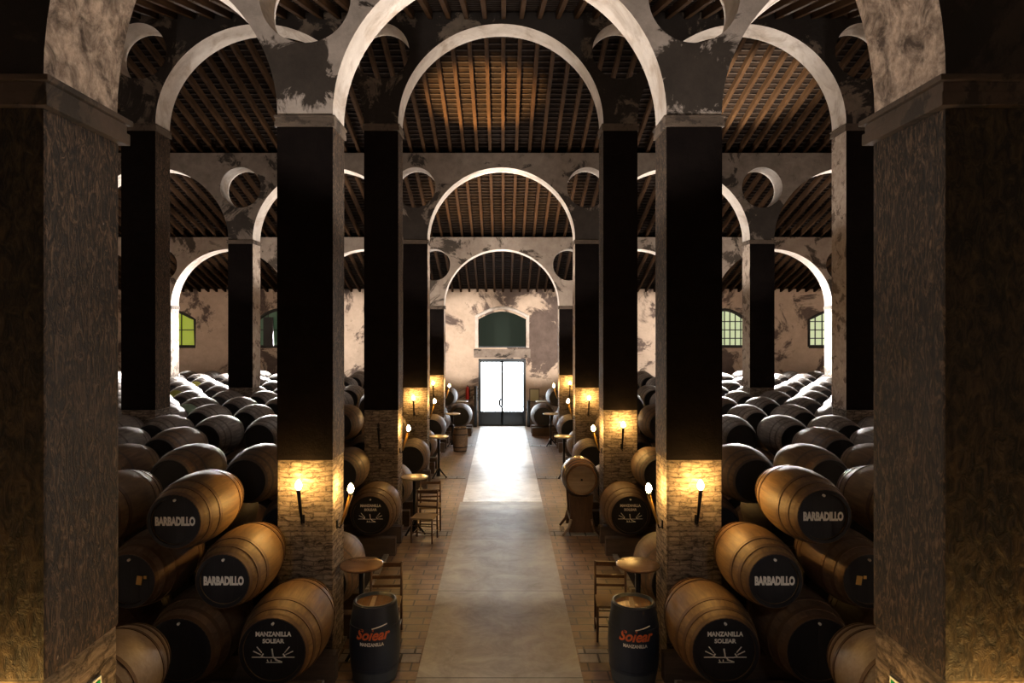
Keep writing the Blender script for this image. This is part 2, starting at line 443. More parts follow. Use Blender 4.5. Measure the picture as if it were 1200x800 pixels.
# far wall with openings: door, transom, four arched windows
def rect(x0, x1, z0, z1, rise=0.):
    pts = [(x0, z0), (x1, z0), (x1, z1)]
    if rise:
        for k in range(1, 12):
            t = k/12; pts.append((x1 + (x0-x1)*t, z1 + rise*math.sin(PI*t)))
    pts.append((x0, z1)); return pts
DX0, DX1, DZ1 = -.97, 1.0, 2.82
TZ0, TZ1 = 3.28, 4.47
holes = [rect(DX0, DX1, -.1, DZ1), rect(DX0, DX1, TZ0, TZ1, .32)]
WIN = [(-13.92, 1.15), (-9.28, .9), (9.28, .9), (13.92, 1.15)]
for wx, hw in WIN: holes.append(rect(wx-hw, wx+hw, 3.32, 4.45, .42))
me = arcade_mesh('wall_far', [(-SIDE-.3, -.2), (SIDE+.3, -.2), (SIDE+.3, H+1.72), (-SIDE-.3, H+1.72)], holes, .3, M['wall_beige'], M['soffit'])
structure(link('wall_far', me, None, (0, WALLY+.15, 0)), 'far beige plaster wall with dark mould stains')
# pale reveal moulding around the transom
b = MB()
for s in (-1, 1): b.box((.015+s*1.06, WALLY-.012, 3.95), (.13, .03, 1.35), M['soffit'], bevel=.006)
pts = [(.015-1.06+2.12*t/16, WALLY-.012, 4.58+.36*math.sin(PI*t/16)) for t in range(17)]
b.tube(pts, .07, M['soffit'], 8)
structure(b.obj('trim_arch'), 'white moulding around the arched green opening over the door')
b = MB(); b.box((.015, WALLY-.03, 3.05), (2.35, .10, .36), M['arch_mid'], bevel=.02); structure(b.obj('trim_lintel'), 'stained brown lintel over the door')
# transom blind
root = empty('window_blind', (.015, WALLY+.1, TZ0))
structure(root, 'dark green blind filling the arched opening above the door')
b = MB()
cuv = rect(DX0-.015, DX1-.015, 0, TZ1-TZ0, .32)
bm = b.bm; vs = [bm.verts.new((x, 0, z)) for x, z in cuv]; f = bm.faces.new(vs); r = bmesh.ops.extrude_face_region(bm, geom=[f])
for v in r['geom']:
    if isinstance(v, bmesh.types.BMVert): v.co.y += .05
bmesh.ops.recalc_face_normals(bm, faces=bm.faces); b.mats.append(M['greenblind'])
for k in range(5): b.box((-.78+k*.39, -.01, .55), (.02, .02, 1.1), M['greenblind'])
b.obj('blind_cloth', root)
b = MB(); b.box((0, -.02, .02), (1.95, .06, .06), M['door_paint']); b.obj('bottom_rail', root)

# door
root = empty('door_1', (.015, WALLY+.08, .03)); structure(root, 'double glazed door with blue grey frame at the end of the aisle')
dw, dh = DX1-DX0, DZ1-.03
b = MB()
for s in (-1, 1): b.box((s*(dw/2-.04), 0, dh/2), (.09, .14, dh), M['door_paint'], bevel=.008)
b.box((0, 0, dh-.035), (dw, .14, .08), M['door_paint'], bevel=.008)
b.obj('door_frame', root)
for s in (-1, 1):
    leaf = empty('door_leaf', (0,0,0)); leaf.parent = root
    cx = s*(dw/4-.035); w = dw/2-.09
    b = MB()
    b.box((cx, 0, .31), (w, .06, .58), M['door_paint'], bevel=.006)
    b.box((cx, -.035, .31), (w-.16, .02, .36), M['door_paint'], bevel=.006)
    b.box((cx, 0, dh-.11), (w, .06, .08), M['door_paint'])
    b.box((cx-w/2+.02, 0, dh/2), (.04, .06, dh-.12), M['door_paint']); b.box((cx+w/2-.02, 0, dh/2), (.04, .06, dh-.12), M['door_paint'])
    b.obj('leaf_frame', leaf)
    b = MB(); b.box((cx, .01, .6+(dh-.75)/2), (w-.03, .012, dh-.73), M['door_glass']); b.obj('glass_pane', leaf)
b = MB(); b.tube([(-.06,-.05,1.12),(-.11,-.09,1.04),(-.10,-.10,.86),(-.03,-.10,.78),(.0,-.05,.80)], .042, M['iron'], 8); b.obj('door_handle', root)
# open shutter leaf left of the door
for s, nm in ((-1, 'left'), (1, 'right')):
    b = MB(); b.box((.015+s*1.10, WALLY-.16, .55 if s > 0 else .85), (.12, .28, 1.1 if s > 0 else 1.7), M['frame_dark'], bevel=.01)
    b.box((.015+s*1.10, WALLY-.31, .5), (.08, .02, .8), M['door_paint'])
    structure(b.obj('trim_jamb'), 'dark wooden jamb post on the %s of the door' % nm)

# windows in the far wall
kinds = ['green_glass', 'dim_glass', 'pale_glass', 'pale_glass']
for wi, (wx, hw) in enumerate(WIN):
    root = empty('window_%d' % (wi+1), (wx, WALLY+.05, 3.32)); structure(root, ['outer left arched window glowing yellow green','inner left dim arched window','inner right arched window with pale panes','outer right arched window with pale panes'][wi])
    b = MB(); fr = rect(-hw, hw, 0, 1.13, .42); pts = [(x, 0, z) for x, z in fr]; b.tube(pts + [pts[0]], .08, M['frame_dark'], 6)
    nb = 4 if wi > 1 else 2
    for k in range(1, 2*nb if wi > 1 else 4):
        x = -hw + 2*hw*k/(2*nb if wi > 1 else 4); b.box((x, 0, .72), (.035, .04, 1.44+.1*math.cos(x)), M['frame_dark'])
    for k in range(1, 4 if wi > 1 else 2):
        z = 1.4*k/(4 if wi > 1 else 2); b.box((0, 0, z), (2*hw, .04, .04), M['frame_dark'])
    b.obj('window_frame', root)
    b = MB(); bm = b.bm; vs = [bm.verts.new((x, .03, z)) for x, z in fr]; f = bm.faces.new(vs)
    r = bmesh.ops.extrude_face_region(bm, geom=[f])
    for v in r['geom']:
        if isinstance(v, bmesh.types.BMVert): v.co.y += .01
    bmesh.ops.recalc_face_normals(bm, faces=bm.faces); b.mats.append(M[kinds[wi]]); b.obj('window_pane', root)
# small curtains either side of window 1 and 4 (dark embrasure shutters)
for wx, s in ((-9.28, 1), (-9.28, -1)):
    b = MB(); b.box((wx+s*.42, WALLY-.02, 3.95), (.42, .04, 1.2), M['frame_dark'], bevel=.01)
    for k in range(5): b.box((wx+s*.42, WALLY-.045, 3.5+k*.22), (.36, .012, .03), M['frame_dark'])
    structure(b.obj('window_shutter'), 'dark shutter half closed over the inner left window')

# ------------------------------------------------------------------ casks
LQ = 1.15
def cask_profile(rh, rb, L, n=14):
    return [(rh + (rb-rh)*(1-(2*k/n-1)**2), L*k/n) for k in range(n+1)]
def rad_at(rh, rb, L, a): t = 2*a/L-1; return rh + (rb-rh)*(1-t*t)
HOOPS = (.02, .13, .27, .73, .87, .98)
def stave_mesh(rh, rb, L, mat, seg=40):
    b = MB(); pr = cask_profile(rh, rb, L)
    inner = [(rh-.028, L), (rh-.03, L-.04), (0.0001, L-.04)]
    front = [(0.0001, .04), (rh-.03, .04), (rh-.028, 0)]
    b.lathe(front + pr + inner, mat, 'y', seg)
    return b.mesh('staves')
def hoop_mesh(rh, rb, L, t, w, mat):
    b = MB(); a0 = max(0.002, t*L-w/2); a1 = min(L-.002, t*L+w/2); o = .006
    b.lathe([(rad_at(rh,rb,L,a0)-.004, a0), (rad_at(rh,rb,L,a0)+o, a0), (rad_at(rh,rb,L,a1)+o, a1), (rad_at(rh,rb,L,a1)-.004, a1)], mat, 'y', 40, closed=True, smooth=False)
    return b.mesh('hoop')
def head_mesh(rh, mat, planks=True):
    b = MB(); b.lathe([(0.0001, .030), (rh-.034, .030), (rh-.033, .037), (.0001, .037)], mat, 'y', 40, smooth=False)
    if mat is M['black_head']:   # paint runs over the end of the staves
        b.lathe([(rh-.031, .02), (rh-.031, -.003), (rh-.001, -.003), (rh+.004, .012), (rh-.0, .012)], mat, 'y', 40, closed=True, smooth=False)
    if planks:
        for k in range(-2, 3):
            x = k*rh*.36; hz = math.sqrt(max(0, (rh-.05)**2 - x*x)); b.box((x, .0295, 0), (.004, .003, 2*hz), mat)
    return b.mesh('cask_head')
def spigot_mesh(z):
    b = MB(); b.lathe([(.0001, 0), (.014, .0), (.012, .03), (.0001, .03)], M['white_paint'], 'y', 12, center=(0, .005, z)); return b.mesh('bung')

TEXT_BARB = text_mesh('BARBADILLO', .115, M['white_paint'], bold=.006, sx=.60)
TEXT_MANZ = text_mesh('MANZANILLA', .064, M['white_paint'], bold=.0022, sx=.9)
TEXT_SOL = text_mesh('SOLEAR', .058, M['white_paint'], bold=.0022, sx=1.05)
def sketch_mesh():
    b = MB(); w = .0055; y = .026
    def ln(p, q, ww=w): b.tube([(p[0], y, p[1]), (q[0], y, q[1])], ww, M['white_paint'], 6)
    for s in (-1, 1):
        ln((s*.09, -.065), (s*.215, -.065)); ln((s*.125, -.04), (s*.20, -.005)); ln((s*.115, -.02), (s*.165, .04)); ln((s*.10, -.03), (s*.12, -.062), .008)
    ln((-.09, -.068), (.09, -.068)); ln((0, -.06), (-.012, .02), .008); ln((0, -.06), (.03, -.09), .008)
    ln((-.06,-.09), (-.05,-.115)); ln((-.02,-.09), (-.02,-.115)); ln((.02,-.09), (.09,-.115), .008); ln((-.07,-.118),(.09,-.118), .004)
    return b.mesh('painted_emblem')
SPEC = {'big': (.335, .44), 'mid': (.268, .37)}
STAVE = {k: stave_mesh(*SPEC[k], LQ, M['oak']) for k in SPEC}
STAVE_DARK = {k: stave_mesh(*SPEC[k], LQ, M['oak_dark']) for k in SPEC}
HOOPM = {k: [hoop_mesh(*SPEC[k], LQ, t, .045, M['hoop']) for t in HOOPS] for k in SPEC}
HEADM = {k: head_mesh(SPEC[k][0], M['black_head']) for k in SPEC}
EMB = sketch_mesh()
SP = {k: spigot_mesh(SPEC[k][0]-.06) for k in SPEC}
def detailed_cask(kind, x, y, z, label, group, word=None, roll=0., dark=False):
    root = empty('wine_cask', (x, y, z)); root.rotation_euler = (0, 0, 0)
    tag(root, label, 'cask', group)
    st = link('staves', (STAVE_DARK if dark else STAVE)[kind], root); st.rotation_euler = (0, roll, 0)
    for hm in HOOPM[kind]: link('hoop', hm, root)
    h = link('head', HEADM[kind], root); h['label'] = 'black painted head'
    link('bung', SP[kind], h)
    if word == 'B':
        o = link('lettering', TEXT_BARB, h, (0, .027, -.01)); o['label'] = 'white stencilled word on the black head'
    if word == 'M':
        link('lettering', TEXT_MANZ, h, (0, .027, .165)); link('lettering', TEXT_SOL, h, (0, .027, .095)); link('emblem', EMB, h)
    return root
def simple_cask_mesh(kind, body, head, rot=0., seg=28, hoops=True):
    rh, rb = SPEC[kind]; b = MB()
    pr = cask_profile(rh, rb, LQ, 10)
    b.lathe([(rh-.03, .035)] + [(rh-.028, 0)] + pr + [(rh-.03, LQ-.03)], body, 'y', seg)
    b.lathe([(0.0001, .028), (rh-.03, .028), (rh-.03, .036), (.0001, .036)], head, 'y', seg, smooth=False)
    if hoops:
        for t in HOOPS:
            a0 = max(.002, t*LQ-.022); a1 = min(LQ-.002, t*LQ+.022)
            b.lathe([(rad_at(rh,rb,LQ,a0)+.005, a0), (rad_at(rh,rb,LQ,a1)+.005, a1)], M['hoop_dull'], 'y', seg, smooth=False)
            # drop the caps the open lathe made
            b.bm.faces.ensure_lookup_table(); 
            for f in list(b.bm.faces)[-2:]: b.bm.faces.remove(f)
    b.lathe([(rh-.031, .02), (rh-.031, -.003), (rh-.001, -.003), (rh+.004, .012), (rh, .012)], head, 'y', seg, closed=True, smooth=False)
    return b.mesh('wine_cask')
SIMPLE = {(k, m): simple_cask_mesh(k, M[m], M['black_head']) for k in SPEC for m in ('oak_dark', 'oak_grey')}
SIMPLE[('mid', 'lime')] = simple_cask_mesh('mid', M['oak_grey'], M['lime_lit_head'])
SIMPLE[('mid', 'mint')] = simple_cask_mesh('mid', M['oak_grey'], M['mint_lit_head'])

X1, X2, X3 = 2.28, 2.78, 3.27
Z1, Z2, Z3 = .77, 1.48, 2.08
DXC = .95
BASE = [6.88, 8.70, 10.35]
RANKS = []
for k in range(4):
    for j, y0 in enumerate((-1.19, .63, 2.28)): RANKS.append((ROWS[k+1][0] + y0, j, k))
where_rank = ['front rank', 'rank just behind the front pillars', 'third rank back', 'rank before the second pillars', 'rank behind the second pillars', 'sixth rank back',
              'rank before the third pillars', 'rank behind the third pillars', 'ninth rank back', 'rank before the fourth pillars', 'rank behind the fourth pillars', 'last rank by the far wall']
rest = []     # hidden lower casks
front_labels = {
 (0,0): 'large cask low at the %s aisle end of front stack, white sunburst on black head',
 (1,0): 'middle tier cask at the %s aisle end of front stack, white word on head',
 (2,0): 'golden top cask at the %s aisle end of front stack, white word on head',
 (0,1): 'large dark cask on the ground tier of the %s front stack, second from the aisle',
 (1,1): 'shadowed middle tier cask of the %s front stack, second from the aisle',
 (2,1): 'top tier cask of the %s front stack, second from the aisle by the near pillar',
 (0,2): 'large dark cask on the ground tier of the %s front stack, third from the aisle',
 (1,2): 'shadowed middle tier cask of the %s front stack, third from the aisle',
 (2,2): 'top tier cask of the %s front stack, third from the aisle behind the near pillar'}
for s, side in ((-1, 'left'), (1, 'right')):
    for ri, (y, j, k) in enumerate(RANKS):
        jx = random.uniform(-.03, .03)
        off = 0.
        if j == 2 and ri != 11: off = 1.9
        if ri == 11: off = -.72
        lim = .57*(y+.6) + .6
        for tier, (x0, z0, kind) in enumerate(((X1, Z1, 'big'), (X2, Z2, 'mid'), (X3, Z3, 'mid'))):
            n = 0
            while True:
                x = x0 + off + n*DXC
                if x + .45 > SIDE - .1 or (x > lim + .3 and not (tier < 2 and x < lim + 1.2)): break
                dx = 0 if ri == 0 else random.uniform(-.015, .015); dy = 0 if ri == 0 else random.uniform(-.012, .012)
                cx, cy, cz = s*(x+dx), y+dy, z0
                if ri == 0 and s > 0 and tier == 2: cz += .05
                if ri == 0:
                    if n < 3:
                        word = ('M' if tier == 0 else 'B') if n == 0 else None
                        if tier == 1 and n == 1: word = None
                        dc = detailed_cask(kind, cx, cy, cz, front_labels[(tier, n)] % side, 'casks stacked in the %s front rank' % side, word, random.uniform(0, 6), dark=(n > 0 and tier < 2))  # inner casks get the oak with shade in its colour
                        if tier == 1 and n == 1:
                            b = MB(); b.box((.10*-s, .024, .0), (.055, .006, .09), M['sticker'], rot=Matrix.Rotation(.15, 3, 'Y')); b.box((.10*-s+.06, .024, .03), (.03, .006, .03), M['sticker'])
                            o = b.obj('sticker', dc); o['label'] = 'small yellow paper sticker'
                    else: rest.append((kind, cx, cy, cz))
                elif ri == 3 and tier == 0 and n == 0:
                    detailed_cask(kind, cx, cy, cz, 'large cask %s of the aisle before the third pillar, white emblem on head' % side, 'casks stacked in ranks on the %s' % side, 'M', 1., dark=True)
                elif tier == 2 or n == 0:
                    mk = 'oak_dark' if (ri < 5 or n == 0) else 'oak_grey'
                    if tier == 2 and n > 0 and ri > 1: mk = 'oak_grey'
                    extra = 'black-headed'
                    me = SIMPLE[(kind, mk)]
                    if s < 0 and tier == 2 and (ri, n) in ((5, 3), (7, 4), (7, 6), (9, 7)): me = SIMPLE[('mid', 'lime')]; extra = 'yellow-lit'
                    if s < 0 and tier == 2 and (ri, n) in ((5, 2), (8, 6)): me = SIMPLE[('mid', 'mint')]; extra = 'green-lit'
                    o = link('wine_cask', me, None, (cx, cy, cz)); o.rotation_euler = (0, random.choice((0, 1.3, 2.2, 4.)), 0)
                    tn = ['ground', 'middle', 'top'][tier]
                    tag(o, '%s cask, %s tier, %s from the aisle, %s side, %s' % (extra, tn, ORD[n], side, where_rank[ri]), 'cask', 'casks stacked in ranks on the %s' % side)
                else: rest.append((kind, cx, cy, cz))
                n += 1
                # end while
        # support beams
        xa = X1 + off - .42; xb = min(SIDE-.2, lim + 1.6)
        for q, yy in enumerate((y+.22, y+LQ-.22)):
            b = MB(); b.box((0, 0, .165), (xb-xa, .16, .33), M['timber'], bevel=.012)
            hgt = .33
            o = b.obj('support_beam', None, (s*(xa+xb)/2, yy, 0))
            tag(o, 'rough timber beam under the casks, %s side, %s, %s' % (side, where_rank[ri], 'nearer beam' if q == 0 else 'farther beam'), 'beam', 'timber beams carrying the casks')
# the remaining casks of the lower tiers as one mass
bm = bmesh.new()
tmp = {k: simple_cask_mesh(k, M['oak_dark'], M['black_head'], seg=14, hoops=False) for k in SPEC}
mass_v, mass_f, mass_m = [], [], []
for kind, x, y, z in rest:
    me = tmp[kind]; b0 = len(mass_v)
    mass_v += [(v.co.x+x, v.co.y+y, v.co.z+z) for v in me.vertices]
    for p in me.polygons: mass_f.append([b0+i for i in p.vertices]); mass_m.append(p.material_index)
me = bpy.data.meshes.new('lower_casks'); me.from_pydata(mass_v, [], mass_f)
me.materials.append(M['oak_dark']); me.materials.append(M['black_head'])
for p, mi in zip(me.polygons, mass_m): p.material_index = mi; p.use_smooth = (mi == 0)
o = link('lower_casks', me); o['kind'] = 'stuff'; tag(o, 'dark mass of casks filling the lower tiers behind the front stacks', 'casks')

# foreground pale casks just behind the near pillars
SPEC['small'] = (.30, .385)
pst = stave_mesh(.30, .385, .95, M['oak_pale'])
ph = head_mesh(.30, M['oak_pale'])
for s, side in ((-1, 'left'), (1, 'right')):
    root = empty('wine_cask', (s*3.33, 5.35, 1.0)); tag(root, 'pale oak cask peeping out low beside the near %s pillar' % side, 'cask')
    link('staves', pst, root); link('head', ph, root)
    for t in HOOPS: link('hoop', hoop_mesh(.30, .385, .95, t, .035, M['hoop']), root)
    b = MB()
    for yy in (.2, .75): b.box((0, yy-.0, -.69), (.7, .12, .6), M['timber'], bevel=.01); 
    b.box((0, .475, -.72), (.1, .5, .1), M['timber'])
    for sx in (-1, 1):
        for yy in (.2, .75): b.box((sx*.30, yy, -.365), (.12, .12, .16), M['timber'])
    o = b.obj('cask_cradle', None, (s*3.33, 5.35, 1.0)); tag(o, 'low timber cradle under the pale cask beside the near %s pillar' % side, 'cradle')

# ------------------------------------------------------------------ barrel tables
def keg(x, y, label, dark=True, script=True, rz=0., sc=1.):
    root = empty('barrel_table', (x, y, .02), rz); tag(root, label, 'barrel table')
    rh, rb, L = .235*sc, .29*sc, .90*sc
    m = M['navy'] if dark else M['oak_dark']
    pr = [(rh + (rb-rh)*(1-(2*k/16-1)**2), L*k/16) for k in range(17)]
    b = MB(); b.lathe(pr + [(rh-.022, L), (rh-.024, L-.05), (0.0001, L-.05)], m, 'z', 40)
    b.lathe([(.0001, 0), (rh, 0)], m, 'z', 40)
    b.obj('staves', root)
    if dark:
        b = MB(); b.lathe([(rad_at(rh,rb,L,a)+.003, a) for a in (.03, .07, .11, .15, .19)], M['navy_light'], 'z', 40)
        for f in list(b.bm.faces)[-2:]: b.bm.faces.remove(f)
        o = b.obj('painted_band', root); o['label'] = 'lighter blue grey foot band'
    for t in (.03, .2, .72, .965):
        a0, a1 = t*L-.018, t*L+.018
        b = MB(); b.lathe([(rad_at(rh,rb,L,a0)-.003,a0),(rad_at(rh,rb,L,a0)+.006,a0),(rad_at(rh,rb,L,a1)+.006,a1),(rad_at(rh,rb,L,a1)-.003,a1)], M['iron'] if not dark else M['navy'], 'z', 40, closed=True, smooth=False); b.obj('hoop', root)
    b = MB(); b.lathe([(.0001, L-.045), (rh-.026, L-.045), (rh-.026, L-.035), (.0001, L-.035)], M['tablewood'], 'z', 36, smooth=False)
    for k in range(-2, 3):
        xx = k*.075; hz = math.sqrt(max(.001, (rh-.04)**2-xx*xx)); b.box((xx, 0, L-.0345), (.003, 2*hz, .002), M['iron'])
    b.obj('top_board', root)
    b = MB(); b.box((-.02, 0, L-.031), (.05, .30, .012), M['oak_pale'], bevel=.002); b.obj('centre_stave', root)
    if script:
        def wrap(me, z0, rot=0.):
            for v in me.vertices:
                px, pz = v.co.x, v.co.z; th = px/.285
                zz = z0 + pz; rr = rad_at(rh, rb, L, zz) + .004 - v.co.y
                v.co = (rr*math.sin(th), -rr*math.cos(th), zz)
            return me
        me = text_mesh('Solear', .155, M['orange_paint'], shear=.35, bold=.004, extrude=.002, sx=.95); link('lettering', wrap(me, .60*sc), root)['label'] = 'orange script lettering'
        me = text_mesh('MANZANILLA', .05, M['white_paint'], bold=.0015, extrude=.002, sx=.85); link('lettering', wrap(me, .50*sc), root)['label'] = 'small white capitals'
        b = MB(); b.tube([(math.sin(t)*(rad_at(rh,rb,L,.69+.05*t)+.004), -math.cos(t)*(rad_at(rh,rb,L,.69+.05*t)+.004), .67+.06*t) for t in [(.0+.09*i) for i in range(8)]], .0065, M['white_paint'], 6); b.obj('swoosh', root)
    return root
keg(-1.43, 7.84, 'navy painted barrel table with orange script on the left of the aisle', rz=.05)
keg(1.53, 7.80, 'navy painted barrel table with orange script on the right of the aisle', rz=-.12)
keg(-1.36, 22.5, 'small brown barrel table standing far down the aisle on the left', dark=False, script=False, sc=.88)

# ------------------------------------------------------------------ round bar tables
def bar_table(x, y, label, top='tablewood', z=1.13):
    root = empty('bar_table', (x, y, .02)); tag(root, label, 'table', 'round bar tables against the pillars')
    b = MB(); b.lathe([(.0001, z-.035), (.25, z-.035), (.265, z-.02), (.262, z-.003), (.25, z), (.0001, z)], M[top], 'z', 40); b.obj('tabletop', root)
    b = MB(); b.tube([(0,0,.05),(0,0,.25),(0,0,z-.04)], [.05,.03,.035], M['iron'], 12); b.obj('pedestal', root)
    for k in range(3):
        a = PI/2 + 2*PI*k/3 + .3
        c, s2 = math.cos(a), math.sin(a)
        b = MB(); b.tube([(0,0,.28),(.08*c,.08*s2,.17),(.19*c,.19*s2,.05),(.225*c,.225*s2,.012)], [.022,.022,.018,.02], M['iron'], 8); b.obj('foot', root)
TABY = [8.05, 13.1, 18.2, 23.25]
for i, y in enumerate(TABY):
    for s, side in ((-1, 'left'), (1, 'right')):
        (i == 1 and s > 0) or bar_table(s*1.69, y+(.30 if i == 0 else .25), 'round bar table against the %s side pillar of the %s row' % (side, ['second','third','fourth','fifth'][i]), 'tablewood' if i == 0 else 'tableglare')
for s, side in ((-1, 'left'), (1, 'right')):
    bar_table(s*1.62, 27.6, 'round bar table near the far wall %s of the door' % side, 'tableglare')

# ------------------------------------------------------------------ chairs
def chair(x, y, rz, label):
    root = empty('dining_chair', (x, y, .02), rz); tag(root, label, 'chair', 'ladder-back chairs along the aisle')
    w, d, sh, bh = .40, .38, .45, .90
    b = MB(); b.box((0, 0, sh), (w+.02, d+.02, .035), M['rush'], bevel=.012); b.obj('seat', root)
    for sx in (-1, 1):
        b = MB(); b.tube([(sx*w/2, -d/2, 0), (sx*w/2, -d/2, sh+.01)], [.014, .018], M['chairwood'], 8); b.obj('leg', root)
        b = MB(); b.tube([(sx*w/2, d/2+.02, 0), (sx*w/2, d/2, sh), (sx*w/2, d/2+.05, bh)], [.014, .018, .015], M['chairwood'], 8); b.obj('leg', root)
    for z, hgt in ((.86, .055), (.70, .045), (.585, .035)):
        b = MB(); b.box((0, d/2+.01+(z-sh)*.09, z), (w, .018, hgt), M['chairwood'], bevel=.006); b.obj('back_rail', root)
    for p, q in (((-w/2,-d/2,.2),(w/2,-d/2,.2)), ((-w/2,-d/2,.15),(-w/2,d/2,.15)), ((w/2,-d/2,.15),(w/2,d/2,.15)), ((-w/2,d/2,.25),(w/2,d/2,.25)), ((-w/2,-d/2,.32),(w/2,-d/2,.32))):
        b = MB(); b.tube([p, q], .010, M['chairwood'], 6); b.obj('stretcher', root)
chair(-1.50, 8.86, .05, 'wooden ladder-back chair behind the left navy barrel table')
chair(1.46, 8.90, -.06, 'wooden ladder-back chair behind the right navy barrel table')
chair(-1.45, 12.95, -.15, 'wooden ladder-back chair standing clear beside left aisle table of third pillar row')
chair(-1.42, 13.75, .1, 'wooden ladder-back chair behind another chair, left of the aisle')

# ------------------------------------------------------------------ display cask on a stand, right of the aisle
SX, SY = 1.56, 13.15
root = empty('display_cask', (SX, SY, 1.12)); tag(root, 'varnished display cask with pale wooden head on a brown stand right of the aisle', 'cask')
link('staves', stave_mesh(.30, .365, .85, M['tablewood']), root)
o = link('head', head_mesh(.30, M['oak_pale']), root); o['label'] = 'pale plank head'
b = MB(); b.lathe([(.0001, 0), (.022, 0), (.018, .03), (.0001, .03)], M['iron'], 'y', 12, center=(0, .0, .0)); b.obj('bung', o)
for t in HOOPS: link('hoop', hoop_mesh(.30, .365, .85, t, .03, M['iron']), root)
root = empty('cask_stand', (SX, SY, .02)); tag(root, 'brown panelled wooden stand with splayed feet under the display cask', 'stand')
bm = bmesh.new(); 
for yy, nm in ((.10, 'front_panel'), (.72, 'back_panel')):
    b = MB(); vs = []
    for (px, pz) in ((-.24,.06),(.24,.06),(.21,.40),(.24,.82),(.12,.755),(0,.74),(-.12,.755),(-.24,.82),(-.21,.40)): vs.append(b.bm.verts.new((px, yy, pz)))
    f = b.bm.faces.new(vs); r = bmesh.ops.extrude_face_region(b.bm, geom=[f])
    for v in r['geom']:
        if isinstance(v, bmesh.types.BMVert): v.co.y += .04
    bmesh.ops.recalc_face_normals(b.bm, faces=b.bm.faces); b.mats.append(M['chairwood']); b.obj(nm, root)
for sx in (-1, 1):
    b = MB(); b.box((sx*.2, .42, .30), (.03, .60, .07), M['chairwood']); b.obj('side_rail', root)
    for yy in (.08, .78):
        b = MB(); b.tube([(sx*.20, yy, .32), (sx*.24, yy-.01, .16), (sx*.36, yy-.02, .015)], [.03,.028,.024], M['oak_pale'] if sx < 0 and yy < .5 else M['chairwood'], 8); b.obj('foot', root)

# ------------------------------------------------------------------ wall torches
def torch(x, y, dirx, diry, label, lit=True, z=1.78):
    """base on the pillar face, stick leaning out along (dirx, diry)"""
    root = empty('wall_lamp', (x, y, z)); tag(root, label, 'lamp', 'candle style wall lamps on the pillars')
    d = Vector((dirx, diry, 0))
    tip = d*.17 + Vector((0, 0, .36))
    side = Vector((-diry, dirx, 0))
    rot = Matrix.Rotation(math.atan2(dirx, -diry), 3, 'Z')
    b = MB(); b.box(d*.008, (.05, .016, .10), M['iron'], rot=rot, bevel=.003)
    b.tube([d*.01 + Vector((0,0,-.03)), d*.045 + Vector((0,0,-.045)), d*.06 + Vector((0,0,.02))], .009, M['iron'], 8); b.obj('bracket', root)
    b = MB(); b.tube([d*.055, d*.10+Vector((0,0,.13)), tip], [.012,.018,.024], M['brass'] if dirx else M['iron'], 10); b.obj('candle_stick', root)  # front sticks black as silhouettes, shade put into the colour
    b = MB(); b.tube([tip, tip + Vector((0,0,.02))], [.03,.03], M['iron'], 10); b.obj('holder', root)
    if lit:
        fl = M['flame' if (y > 4 or not dirx) else 'flame_low']
        b = MB(); p = tip + Vector((0,0,.02))
        b.lathe([(.0001,0),(.026,.012),(.038,.04),(.034,.07),(.018,.10),(.0001,.12)], fl, 'z', 12, center=p); b.obj('bulb', root)
    else:
        b = MB(); p = tip + Vector((0,0,.02))
        b.lathe([(.0001,0),(.02,.012),(.026,.04),(.018,.07),(.0001,.09)], M['frame_dark'], 'z', 12, center=p); b.obj('bulb', root)
rn = ['nearest', 'second', 'third', 'fourth', 'fifth']
for ri, r in enumerate(ROWS):
    for s, side in ((-1, 'left'), (1, 'right')):
        unlit = (ri == 2 and s < 0)
        torch(s*2.32, r[0]+.0, 0, -1, '%s lamp on the camera-facing side of the %s %s pillar of the aisle' % ('unlit' if unlit else 'glowing', rn[ri], side), lit=not unlit)
        torch(s*(P0-PW/2), r[0]+.20, -s, 0, 'glowing lamp leaning over the aisle from the %s %s pillar' % (rn[ri], side), z=1.66)

# ------------------------------------------------------------------ exit signs, odds and ends
for s, side in ((-1, 'left'), (1, 'right')):
    xx = s*(P0-PW/2) - s*.008
    root = empty('exit_sign', (xx, 3.22, 2.205)); tag(root, 'green and white emergency exit sign on the near %s pillar' % side, 'sign')
    b = MB(); b.box((0, 0, 0), (.012, .34, .17), M['sign_white'], bevel=.003); b.obj('plate', root)
    b = MB(); b.box((-s*.007, 0, 0), (.004, .31, .14), M['sign_green']); b.obj('green_field', root)
    b = MB(); q = -s*.010
    b.box((q, .09, .03), (.004, .03, .03), M['sign_white']); b.box((q, .09, -.02), (.004, .025, .06), M['sign_white'], rot=Matrix.Rotation(.3, 3, 'X'))
    b.box((q, .12, 0), (.004, .05, .014), M['sign_white']); b.box((q, .0, 0), (.004, .09, .018), M['sign_white'])
    b.box((q, -.04, .015), (.004, .05, .018), M['sign_white'], rot=Matrix.Rotation(.7, 3, 'X')); b.box((q, -.04, -.015), (.004, .05, .018), M['sign_white'], rot=Matrix.Rotation(-.7, 3, 'X'))
    b.obj('pictogram', root)
